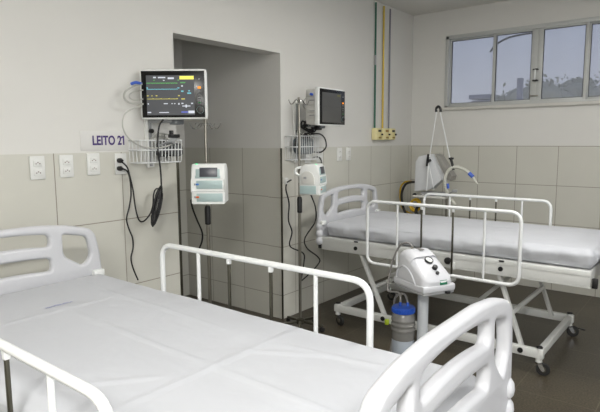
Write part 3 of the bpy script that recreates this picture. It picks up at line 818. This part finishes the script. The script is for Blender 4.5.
# ------------------------------------------------------------------ poles with pumps
def iv_pole(label, x, y, htop, hookdir, grip_z, hz=0):
    t = thing('iv_pole', label, 'drip stand', (x, y, 0), group='drip stands')
    B(M_steel).cyl((0, 0, .09), (0, 0, grip_z), .0125, 16).cyl((0, 0, grip_z), (0, 0, htop), .0095, 16).build('pole', parent=t)
    B(M_black).lathe([(.012, grip_z-.13), (.020, grip_z-.125), (.021, grip_z-.02), (.017, grip_z), (.010, grip_z+.004)]).build('grip', parent=t)
    hk = B(M_chrome); d = Vector((math.cos(hookdir), math.sin(hookdir), 0))
    for s in (-1, 1):
        for a_, q in ((0, 1.0), (.9, .8)):
            e = Matrix.Rotation(a_, 3, 'Z') @ d
            h_ = htop-.01-hz
            pts = [Vector((0, 0, h_-.03)), e*s*.03*q+Vector((0, 0, h_-.012)), e*s*.06*q+Vector((0, 0, h_-.04)), e*s*.085*q+Vector((0, 0, h_-.045)), e*s*.105*q+Vector((0, 0, h_-.012))]
            hk.tube(spline(pts, 5), .0042, 7)
    hk.build('hooks', parent=t)
    bs = B(M_dsteel).lathe([(.02, .05), (.035, .055), (.035, .09), (.015, .10)])
    for k in range(5):
        a = k*2*PI/5+.3; e = Vector((math.cos(a)*.19, math.sin(a)*.19, .052))
        bs.bar((0, 0, .075), e, .025, .02, bev=.004)
    bs.build('star_base', parent=t)
    for k in range(5):
        a = k*2*PI/5+.3; c = Vector((math.cos(a)*.19, math.sin(a)*.19, 0))
        Mw = Matrix.Translation(c+Vector((0, 0, .0225))) @ Matrix.Rotation(a, 4, 'Z') @ Matrix.Rotation(PI/2, 4, 'X')
        B(M_rubber).lathe([(.001, -.01), (.018, -.01), (.0225, -.006), (.0225, .006), (.018, .01), (.001, .01)], M=Mw, seg=18).m(M_chrome).bar(c+Vector((0, 0, .0225)), c+Vector((0, 0, .06)), .024, .006, bev=.001).build('castor', parent=t)
    return t
def pump(label, loc, rz):
    """front faces +x; pole clamps on the back"""
    t = thing('infusion_pump', label, 'infusion pump', loc, rz=rz, group='infusion pumps')
    W, D = .245, .20; t.scale = (.88, .88, .88)
    b_ = B(M_dev)
    # stacked body, profile in x-z with sloping top front
    prof = [(-.10, 0), (.105, 0), (.105, .088), (.10, .092), (.10, .182), (.088, .262), (.062, .292), (-.04, .292), (-.085, .262), (-.10, .19)]
    MM = Matrix(((1, 0, 0, 0), (0, 0, 1, 0), (0, 1, 0, 0), (0, 0, 0, 1)))
    b_.prism(prof, -W/2, W/2, MM, bev=.012)
    b_.build('housing', parent=t)
    sg_ = B(M_grey); sg_.box((.0, 0, .0915), (.204, W-.006, .004)).box((0, 0, .185), (.196, W-.006, .003)); sg_.build('seam', parent=t)
    tb = B(M_teal); tb.box((.105, .012, .048), (.006, W-.055, .060), bev=.002); tb.box((.102, .012, .142), (.006, W-.055, .060), bev=.002)
    tb.box((.098, 0, .198), (.006, W-.06, .02), rot=(0, -.15, 0), bev=.002)
    tb.build('drawer_panel', parent=t)
    # display
    B(M_teal).box((.0945, 0, .225), (.006, W-.07, .062), rot=(0, -.16, 0), bev=.003).m(mat('pump_display', (72, 74, 82), .3)).box((.0965, .006, .232), (.006, W-.115, .068), rot=(0, -.16, 0), bev=.002).build('display', parent=t)
    B(M_tagblue).box((.109, -.075, .145), (.004, .022, .013), bev=.002).m(M_red).box((.112, -.075, .052), (.004, .022, .013), bev=.002).m(M_grey).box((.1105, -.094, .052), (.004, .010, .013)).box((.1075, -.094, .145), (.004, .010, .013)).build('key_marks', parent=t)
    B(E_led).lathe([(.012, 0), (.010, .005), (.001, .007)], (.058, -.085, .289)).build('status_lamp', parent=t)
    # handle / door bulge on the viewer's left side
    sd = B(M_mgrey)
    arc = [(-.07, .10), (.06, .10), (.06, .14)]+[(.06-.13*(i/8), .14+.09*math.sin(PI/2+PI/2*i/8*1.0)) for i in range(1, 9)]
    sd.prism([(-.072, .105), (.055, .105), (.055, .16), (.035, .205), (0, .225), (-.04, .225), (-.072, .20)], -W/2-.012, -W/2+.002, MM, bev=.004)
    sd.m(M_teal).prism([(-.09, .012), (.07, .012), (.07, .088), (-.09, .088)], -W/2-.006, -W/2+.002, MM, bev=.002)
    sd.m(M_grey).box((-.035, -W/2-.014, .165), (.03, .004, .02))
    sd.build('side_door', parent=t)
    B(M_dev).tube(spline([(-.08, -W/2+.02, .262), (-.125, -W/2-.0, .25), (-.135, -W/2+.0, .21), (-.10, -W/2+.01, .185)], 6), .013, 10).build('carry_handle', parent=t)
    B(M_mgrey).box((-.118, 0, .14), (.036, .06, .07), bev=.006).build('pole_clamp', parent=t)
    return t
# pole one stands in front of the alcove opening
pp = at(207.3, 200, 0, .14)
d1 = -(PI/2-YAW)
iv_pole('drip stand with two hooks behind the lit monitor, standing before the alcove', .14, pp.y, 1.78, d1+PI/2, 1.10, .09)
fx, fy = math.cos(d1), math.sin(d1)
pump('infusion pump facing the viewer on the stand before the alcove', (.14+fx*.165+_r.x*.05, pp.y+fy*.165+_r.y*.05, 1.145), d1)
# pole two
pp2 = at(299.6, 200, 0, .28)
iv_pole('drip stand standing in front of the second wire basket', .28, pp2.y, 1.885, PI/2-.2, 1.10)
pump('infusion pump turned to show its side, between the two beds\' headboards', (.28+.06+_r.x*.045, pp2.y+.02+_r.y*.045, 1.125), R(20))
bpy.data.objects['infusion_pump.001'].scale = (.82, .80, .82)
# cords of the pumps
cable([at(191, 200, 0, .22), at(192.5, 208, 0, .2), at(197, 220, 0, .15), at(202, 232, 0, .1), at(202, 241, 0, .08), at(199, 250, 0, .05), at(198, 262, 0, .05)], .006, M_cable, 'black cord hanging from the pump before the alcove', cat='power cord')
cable([at(291, 180, 0, .30), at(287, 183, 0, .2), at(286, 190, 0, .15), at(289, 203, 0, .1), at(288.5, 220, 0, .1), at(292, 232, 0, .1), at(290, 246, 0, .1), at(303, 253, 0, .12), at(304, 262, 0, .13), at(301, 280, 0, .13)], .006, M_cable, 'black cord on the left of the second drip stand', cat='power cord')
cable([at(311, 195, 0, .3), at(315.5, 208, 0, .2), at(315, 222, 0, .15), at(305, 238, 0, .12), at(307, 248, 0, .12), at(318, 257, 0, .12), at(319, 263, 0, .12), at(308, 275, 0, .12), at(300, 282, 0, .12)], .006, M_cable, 'black cord on the right of the second drip stand, by the headboard', cat='power cord')
cable([at(313, 157.5, 0, .05), at(318, 157, 0, .06), at(321, 160, 0, .1), at(321.3, 166, 0, .2), at(321, 169, 0, .25)], .006, M_cable, 'short black cord from wall to the top of the second pump', cat='power cord')
cable([at(311, 134, 0, .15), at(320, 134, 0, .15), at(325, 139, 0, .12), at(326, 147, 0, .1), at(321, 152, 0, .06), at(313, 152, 0, .03)], .0065, M_cable, 'black cord curving from the second basket back to the wall', cat='power cord')
tag(B(M_outlet).box((0, 0, 0), (.03, .035, .05), bev=.006).build('cord_adapter', loc=at(286, 181, 0, .2)), 'small white adapter on the cord beside the second pump', 'adapter')
# pale leads on the second monitor side
cable([at(313, 92, 0, .2), at(306, 98, 0, .16), at(303, 104, 0, .14), at(306, 109, 0, .15), at(319, 110, 0, .25)], .004, M_tube, 'pale lead looping on the side of the dark monitor')
cable([at(317, 92, 0, .25), at(311, 98, 0, .18), at(307, 106, 0, .16), at(310, 112, 0, .17), at(320, 113, 0, .25)], .004, M_tube, 'second pale lead on the side of the dark monitor')

# ------------------------------------------------------------------ suction unit on a stand
SQ = .88; AX, AYY, AZ = 1.66, 2.70, .735/.88
AR = R(-27)
asp = thing('suction_pump', 'white portable suction unit with gauge on a grey column, between the beds', 'suction unit', (AX, AYY, 0), rz=AR); asp.scale = (SQ, SQ, SQ)
bd = B(M_board)
def dome(p, n): 
    # front (+x) slopes down, back stays tall
    t_ = (p.x+.155)/.31
    zt = p.z+.11
    k = max(0, min(1, zt/.22))
    p = p.copy()
    drop = .175*max(0, t_-.22)**1.25*1.15
    p.z -= drop*k
    p.y *= 1-.16*k*k
    p.x -= .02*k if p.x < 0 else .0
    if p.x < 0: p.x += .045*k*k
    return p
bd.rbox((0, 0, .11), (.31, .24, .22), .05, (22, 18, 16), fn=dome, M=Matrix.Translation((0, 0, AZ+.012)))
bd.rbox((0, 0, AZ+.026), (.318, .247, .05), .014, (8, 8, 4))
sd = bd.build('housing', parent=asp, ang=60)
B(M_board).tube(spline([(-.12, -.1235, AZ+.05), (-.11, -.121, AZ+.10), (-.06, -.117, AZ+.135), (0, -.118, AZ+.12), (.05, -.121, AZ+.08), (.075, -.123, AZ+.045)], 8), .006, 8).build('moulded_arch', parent=asp)
# things on the sloping front; slope estimate
def slope_pt(x, y=0):
    t_ = (x+.155)/.31; return Vector((x, y, AZ+.232-.175*max(0, t_-.22)**1.25*1.15))
def on_slope(x, y, M_, prof, m2=None, prof2=None, nm='knob', seg=22):
    a = slope_pt(x-.01, y); b2 = slope_pt(x+.01, y); n = (b2-a).normalized().cross(Vector((0, 1, 0)))*-1
    if n.z < 0: n = -n
    q = n.to_track_quat('Z', 'Y').to_matrix().to_4x4(); q.translation = slope_pt(x, y)
    mb = B(M_).lathe(prof, M=q, seg=seg)
    if m2: mb.m(m2).lathe(prof2, M=q, seg=seg)
    return mb.build(nm, parent=asp)
g = on_slope(.03, .012, M_black, [(.027, -.004), (.029, .008), (.027, .013), (.022, .013), (.022, .009)], M_gauge, [(.001, .008), (.0225, .008), (.0225, .0095), (.001, .0095)], 'gauge')
g2 = on_slope(.03, .012, M_black, [(.001, .0097), (.003, .0099), (.003, .011), (.001, .011)], nm='gauge_hub', seg=10); g2.parent = g
on_slope(.085, .014, M_black, [(.016, -.004), (.017, .016), (.014, .021), (.001, .022)], nm='vacuum_knob')
on_slope(.118, .010, M_black, [(.011, -.004), (.011, .010), (.008, .013), (.001, .013)], nm='switch_knob')
# label on the front
a = slope_pt(.128); b2 = slope_pt(.15)
B(M_label).box((.152, .03, AZ+.062), (.008, .055, .028), rot=(0, -.25, 0), bev=.001).m(M_gauge).box((.1555, .03, AZ+.065), (.002, .04, .004), rot=(0, -.25, 0)).build('green_label', parent=asp)
B(M_greytube).box((-.055, .01, AZ+.2325), (.05, .03, .004), rot=(0, .05, 0), bev=.001).build('top_vents', parent=asp)
B(M_steel).lathe([(.001, 0), (.008, 0), (.008, .02), (.001, .02)], (-.11, -.01, AZ+.222)).build('tube_port', parent=asp)
B(M_grey).box((0, 0, AZ-.004), (.30, .235, .016), bev=.004).m(M_black).box((.16, .06, AZ-.002), (.02, .03, .016), bev=.003).build('base_plate', parent=asp)
B(mat('column_enamel', (182, 186, 190), .35)).cyl((0.0, 0, .08), (0.0, 0, AZ-.008), .034, 24).build('column', parent=asp)
bs = B(M_white2).bar((-.2, 0, .09), (.2, 0, .09), .05, .03).bar((0, -.2, .09), (0, .2, .09), .05, .03).build('stand_base', parent=asp)
for k in range(4):
    a = k*PI/2; c = Vector((math.cos(a)*.18, math.sin(a)*.18, 0))
    B(M_rubber).lathe([(.001, -.011), (.03, -.011), (.034, -.006), (.034, .006), (.03, .011), (.001, .011)], M=Matrix.Translation(c+Vector((0, 0, .034))) @ Matrix.Rotation(a, 4, 'Z') @ Matrix.Rotation(PI/2, 4, 'X')).m(M_chrome).bar(c+Vector((0, 0, .034)), c+Vector((0, 0, .085)), .028, .006, bev=.001).build('castor', parent=asp)
JZ = .322
jd = Vector((-.080, -.074, 0))
B(M_grey).box((jd.x*.6/SQ, jd.y*.6/SQ, (JZ-.008)/SQ), (.2, .14, .012), rot=(0, 0, math.atan2(jd.y, jd.x)), bev=.004).build('jar_shelf', parent=asp)
jw = Matrix.Translation((AX, AYY, 0)) @ Matrix.Rotation(AR, 4, 'Z') @ Matrix.Translation(jd)
jar = thing('suction_jar', 'grey ribbed suction jar with a bright blue lid beside the grey column', 'jar', (jw.translation.x, jw.translation.y, JZ))
jb = B(M_liquid).lathe([(.001, 0), (.058, .0), (.063, .008), (.064, .10), (.001, .10)])
jb.build('jar_base', parent=jar)
prof = [(.05, .1005), (.0645, .101), (.065, .14)]
for k in range(3): prof += [(.065, .15+k*.028), (.0685, .156+k*.028), (.0685, .162+k*.028), (.065, .168+k*.028)]
prof += [(.064, .235), (.058, .25), (.054, .256)]
B(M_smoke).lathe(prof, seg=32).build('jar_body', parent=jar)
lid = B(M_blue)
lid.lathe([(.054, .255), (.064, .257), (.065, .262), (.065, .282), (.060, .288), (.03, .291), (.001, .292)], seg=36)
for k in range(24):
    a = k*2*PI/24; lid.box((.065*math.cos(a), .065*math.sin(a), .27), (.003, .006, .022), rot=(0, 0, a))
ld = lid.build('lid', parent=jar)
for q in ((-.015, -.01), (.02, .012)): B(M_blue).cyl((q[0], q[1], .29), (q[0], q[1], .313), .008, 12).build('lid_port', parent=ld)
W_ = lambda v: (Matrix.Translation((AX, AYY, 0)) @ Matrix.Rotation(AR, 4, 'Z') @ Matrix.Diagonal((SQ, SQ, SQ, 1))) @ Vector(v)
jp1 = jw @ Vector((0, 0, 0)); jp1 = Vector((jw.translation.x, jw.translation.y, JZ))
cable([W_((-.11, -.01, AZ+.24)), W_((-.13, -.03, AZ+.262)), W_((-.19, -.05, AZ+.235)), W_((-.225, -.08, AZ+.13)), W_((-.225, -.11, AZ+.0)), W_((-.20, -.13, AZ-.06)), jp1+Vector((-.03, .0, .36)), jp1+Vector((-.015, -.01, .312))], .006, M_greytube, 'grey tube arching from the suction unit down to its jar', cat='tube', name='suction_tube')
cable([jp1+Vector((.02, .012, .31)), jp1+Vector((.0, .0, .36)), W_((-.17, -.10, AZ-.12)), W_((-.20, -.06, .50)), W_((-.19, -.10, .42)), W_((-.16, -.14, .33)), W_((-.17, -.15, .24))], .006, M_greytube, 'second grey tube hanging beside the blue lidded jar', cat='tube', name='suction_tube')

# ------------------------------------------------------------------ ventilator in the corner
vy = 5.2
V = lambda x, y, Y=vy: at(x, y, 1, Y)
v0 = V(432, 197)
ven = thing('ventilator', 'pale ventilator with slanted hood on a trolley in the room corner', 'ventilator', (v0.x, vy, 0))
def VL(x, y, Y=vy): p = V(x, y, Y); return Vector((p.x-v0.x, p.y-vy, p.z))
hood = B(mat('hood_grey', (200, 202, 204), .45))
poly = [(418.5, 191), (419.5, 162), (423, 156), (434, 154), (446, 179), (435, 188.5)]
P = [VL(*q) for q in poly]
MM = Matrix(((1, 0, 0, 0), (0, 0, -1, 0), (0, 1, 0, 0), (0, 0, 0, 1)))
hood.prism([(p.x, p.z) for p in P], -.01, .10, MM, bev=.008)
hood.build('hood', parent=ven)
P = [VL(*q) for q in [(434, 154), (437.5, 155), (451, 176), (450, 181), (446, 180)]]
B(mat('hood_edge', (150, 148, 142), .5)).prism([(p.x, p.z) for p in P], -.15, -.02, MM, bev=.004).build('rear_housing', parent=ven)
tz = VL(432, 194).z
tr = B(M_mgrey).box((.02, -.0, tz-.02), (.36, .26, .022), bev=.006).m(M_grey).box((.03, -.02, tz+.008), (.22, .16, .035), bev=.008)
tr.build('tray', parent=ven)
pst = B(M_steel)
for dx in (-.12, .16): pst.cyl((dx, 0, .06), (dx, 0, tz-.03), .012, 12)
pst.build('trolley_post', parent=ven)
B(M_white2).box((.02, 0, .075), (.42, .30, .03), bev=.006).build('trolley_base', parent=ven)
B(M_white2).box((.02, 0, .45), (.34, .24, .02), bev=.004).build('trolley_shelf', parent=ven)
for dx in (-.15, .19):
    for dy in (-.12, .12):
        B(M_rubber).lathe([(.001, -.011), (.026, -.011), (.03, -.006), (.03, .006), (.026, .011), (.001, .011)], M=Matrix.Translation((dx, dy, .03)) @ Matrix.Rotation(PI/2, 4, 'X')).m(M_chrome).bar((dx, dy, .03), (dx, dy, .07), .028, .006, bev=.001).build('castor', parent=ven)
# hinged support arm (white rods, black joints)
Y2 = vy-.14
arm = B(M_white).cyl(VL(426.5, 191, Y2), VL(428.5, 163, Y2), .0065, 10).cyl(VL(429.5, 157, Y2), VL(437, 109, Y2), .0055, 10).cyl(VL(439.5, 109, Y2), VL(450, 159, Y2), .0055, 10)
arm = arm.build('support_arm', parent=ven)
arm.parent = ven
j = B(M_black).tube(spline([VL(436.3, 112, Y2), VL(436.3, 108.5, Y2), VL(438.2, 106.5, Y2), VL(440.3, 108.5, Y2), VL(440.6, 112, Y2)], 6), .013, 10)
j.build('elbow_joint', parent=arm)
j = B(M_black).tube([VL(427, 166, Y2), VL(428.6, 154, Y2)], .014, 10).cyl(VL(429.8, 160.5, Y2), VL(429.8, 160.5, Y2)+Vector((0, -.03, 0)), .017, 12)
j.build('clamp_joint', parent=arm)
j = B(M_black).tube([VL(450.5, 157.5, Y2), VL(452, 163, Y2), VL(453.5, 170, Y2)], .013, 10).cyl(VL(449, 158.5, Y2), VL(453.5, 158.5, Y2), .010, 10)
j.build('hose_holder', parent=arm)
B(M_white).cyl(VL(429, 165, Y2), VL(434, 190, Y2), .004, 8).build('brace_rod', parent=arm)
# breathing hose, corrugated
pts = spline([VL(455, 205, Y2), VL(447, 192, Y2), VL(445, 180, Y2), VL(448, 171, Y2), VL(455, 167, Y2), VL(463, 169, Y2), VL(470, 174, Y2), VL(477.5, 184, Y2)], 14)
vv = Vector((v0.x, vy, 0))
hs = B(mat('hose_clear', (196, 196, 186), .4)).tube([p for p in pts], .014, 10, rfun=lambda q: .0165+.0022*math.sin(q*300) if q < .85 else .0165-.010*(q-.85)/.15).build('breathing_hose', loc=vv)
tag(hs, 'pale corrugated breathing hose arching from the ventilator arm', 'hose')
for (x, y, dx, dy, lab) in ((471, 175, 3.2, 3.0, 'blue cuff on the drooping end of the breathing hose'), (448, 186, .5, 4, 'blue cuff low on the breathing hose, beside the hood')):
    a_ = VL(x-dx/1.6, y-dy/1.6, Y2-.01)+vv; b_ = VL(x+dx/1.6, y+dy/1.6, Y2-.01)+vv
    tag(B(M_cuff).cyl((0, 0, 0), b_-a_, .019 if x > 460 else .013, 14).build('hose_cuff', loc=a_), lab, 'hose cuff', 'blue hose cuffs')
B(M_grey).box(VL(454.5, 191, vy-.2), (.05, .03, .03), bev=.006).bar(VL(454.5, 191, vy-.2), (.15, -.08, tz-.01), .012, .012).build('hose_clip', parent=ven)
# supply hoses
cable([V(418, 182.5), V(413, 182, 5.3), V(406, 184, 5.35), V(402, 192, 5.35), V(402, 202, 5.35), V(405, 212, 5.35), V(410, 222, 5.3)], .014, M_cable, 'black supply hose looping left of the ventilator', cat='hose', name='supply_hose')
cable([V(412, 181.5, 5.35), V(405, 182, 5.42), V(400.5, 188, 5.45), V(400.5, 200, 5.45), V(403, 209, 5.42), V(412, 214, 5.3)], .010, M_yellow, 'yellow supply hose outside the black one, left of the ventilator', cat='hose', name='supply_hose')
cl = [Vector((.055*math.cos(k*.5)*(1+.1*math.sin(k*.21)), .02*math.sin(k*.33), .06*math.sin(k*.5)*(1+.1*math.cos(k*.17)))) for k in range(64)]
tag(B(M_yellow).tube(cl, .010, 8).build('hose_coil', loc=V(415.5, 205, 5.15)), 'coil of yellow hose hanging below the ventilator tray', 'hose')
cl = [Vector((.045*math.cos(k*.5), .02*math.sin(k*.33), .05*math.sin(k*.5))) for k in range(40)]
tag(B(M_cable).tube(cl, .010, 8).build('hose_coil', loc=V(420, 211, 5.05)), 'coil of black hose beside the yellow one', 'hose')
fit = B(M_steel).cyl(V(416, 182)-V(416, 182), V(421, 181.5)-V(416, 182), .014, 12).cyl((.0, 0, -.03), (0, 0, .03), .010, 10)
tag(fit.build('hose_fitting', loc=V(416, 182)), 'small metal fitting where the supply hose meets the ventilator', 'fitting')
tag(B(M_black).lathe([(.001, 0), (.02, .003), (.022, .02), (.012, .03), (.001, .032)], seg=14).build('valve_knob', loc=V(414.5, 196, vy-.1)), 'small dark knob at the left end of the ventilator tray', 'knob')

# ------------------------------------------------------------------ outside: trees, post, cable
def OUT(x, y, Y=16): return at(x, y, 1, Y)
c = OUT(541, 96, 14); tree(c.x, 14, c.z-.35, .95, .42, 1, 'hazy green tree seen through the middle window pane')
c = OUT(513, 101, 19); tree(c.x, 19, c.z-.6, .8, .5, 2, 'lower hazy tree left of the window\'s centre post')
c = OUT(600, 97, 17.5); tree(c.x+.3, 17.5, c.z-.4, 1.0, .6, 3, 'hazy tree at the right end of the window')
c = OUT(570, 96, 25); tree(c.x, 25, c.z-.6, 1.7, .8, 5, 'low hazy tree behind the others outside')
c = OUT(520.5, 78, 11)
tag(B(M_fac).box((0, 0, (c.z+3)/2), (.10, .10, c.z+3), bev=.01).build('lamp_post', loc=(c.x, 11, -3)), 'dark square post standing outside the window', 'post')
cable([OUT(490, 52, 9), OUT(497, 44, 9), OUT(508, 38, 9), OUT(522, 34.5, 9), OUT(545, 31, 9)], .016, M_cable, 'dark cable sagging outside across the window top')
c = OUT(483, 101, 15); tag(B(M_fac).box((0, 0, 2), (.5, .5, 4.0), bev=.03).box((0, 0, 4.1), (.6, .6, .12), bev=.02).build('chimney', loc=(c.x, 15, c.z-4.0)), 'dim grey block outside at the foot of the left panes', 'chimney')

# ------------------------------------------------------------------ lights
def ceiling_lamp(x, y, e, label):
    t = thing('ceiling_light', label, 'ceiling light', (x, y, H), group='ceiling lamps')
    B(M_white).box((0, 0, -.02), (.32, 1.25, .04), bev=.006).build('lamp_housing', parent=t)
    d = bpy.data.lights.new('tube_light', 'AREA'); d.shape = 'RECTANGLE'; d.size = .28; d.size_y = 1.2; d.energy = e; d.color = (1, .985, .95)
    l = bpy.data.objects.new('tube_light', d); COL.objects.link(l); l.location = (x, y, H-.06)
    return t
ceiling_lamp(2.06, .75, 3.5, 'long ceiling lamp above the foreground bed')
ceiling_lamp(2.06, 3.3, 27, 'long ceiling lamp above the space between the beds')
d = bpy.data.lights.new('daylight', 'AREA'); d.shape = 'RECTANGLE'; d.size = 1.55; d.size_y = 3.1; d.energy = 14; d.color = (.97, .985, 1)
l = bpy.data.objects.new('daylight', d); COL.objects.link(l); l.location = (XR+.2, 1.8, 1.8); l.rotation_euler = (0, PI/2, 0)
ceiling_lamp(3.3, -1.2, 100, 'long added ceiling lamp behind the viewer, unseen fill for the alcove and back wall')  # unseen lamp, added to brighten the alcove and back wall from the front
ceiling_lamp(4.0, 2.2, 20, 'long added ceiling lamp on the window side of the room, unseen fill')  # extra fill out of view, added for the back wall
fl = bpy.data.lights.new('camera_flash', 'AREA'); fl.shape = 'RECTANGLE'; fl.size = .06; fl.size_y = .04; fl.energy = 4.4; fl.color = (1, .99, .97)
fo = bpy.data.objects.new('camera_flash', fl); COL.objects.link(fo)
m = cam.matrix_world.copy(); m.translation = Vector((CX, CY, CZ))+_u*.14-_r*.02; fo.matrix_world = m

w = bpy.data.worlds.new('overcast'); scene.world = w; w.use_nodes = True; nt = w.node_tree; N = nt.nodes; Lk = nt.links
bg = N['Background']; tc = N.new('ShaderNodeTexCoord'); sp = N.new('ShaderNodeSeparateXYZ'); Lk.new(tc.outputs['Generated'], sp.inputs[0])
cr = N.new('ShaderNodeValToRGB'); Lk.new(sp.outputs['Z'], cr.inputs[0])
cr.color_ramp.elements[0].position = .02; cr.color_ramp.elements[0].color = lin((172, 176, 186))+(1,)
cr.color_ramp.elements[1].position = .30; cr.color_ramp.elements[1].color = lin((126, 140, 172))+(1,)
nz = N.new('ShaderNodeTexNoise'); nz.inputs['Scale'].default_value = 5; nz.inputs['Detail'].default_value = 4; Lk.new(tc.outputs['Generated'], nz.inputs['Vector'])
mx = N.new('ShaderNodeMix'); mx.data_type = 'RGBA'; Lk.new(math_node(nt, 'MULTIPLY', nz.outputs['Fac'], .5), mx.inputs[0]); Lk.new(cr.outputs[0], mx.inputs[6]); mx.inputs[7].default_value = lin((160, 166, 180))+(1,)
Lk.new(mx.outputs[2], bg.inputs['Color']); bg.inputs['Strength'].default_value = .9

# ------------------------------------------------------------------ view
vs = scene.view_settings; vs.view_transform = 'Standard'; vs.look = 'None'; vs.gamma = 1; vs.use_curve_mapping = False; vs.exposure = .68
scene.cycles.use_denoising = True
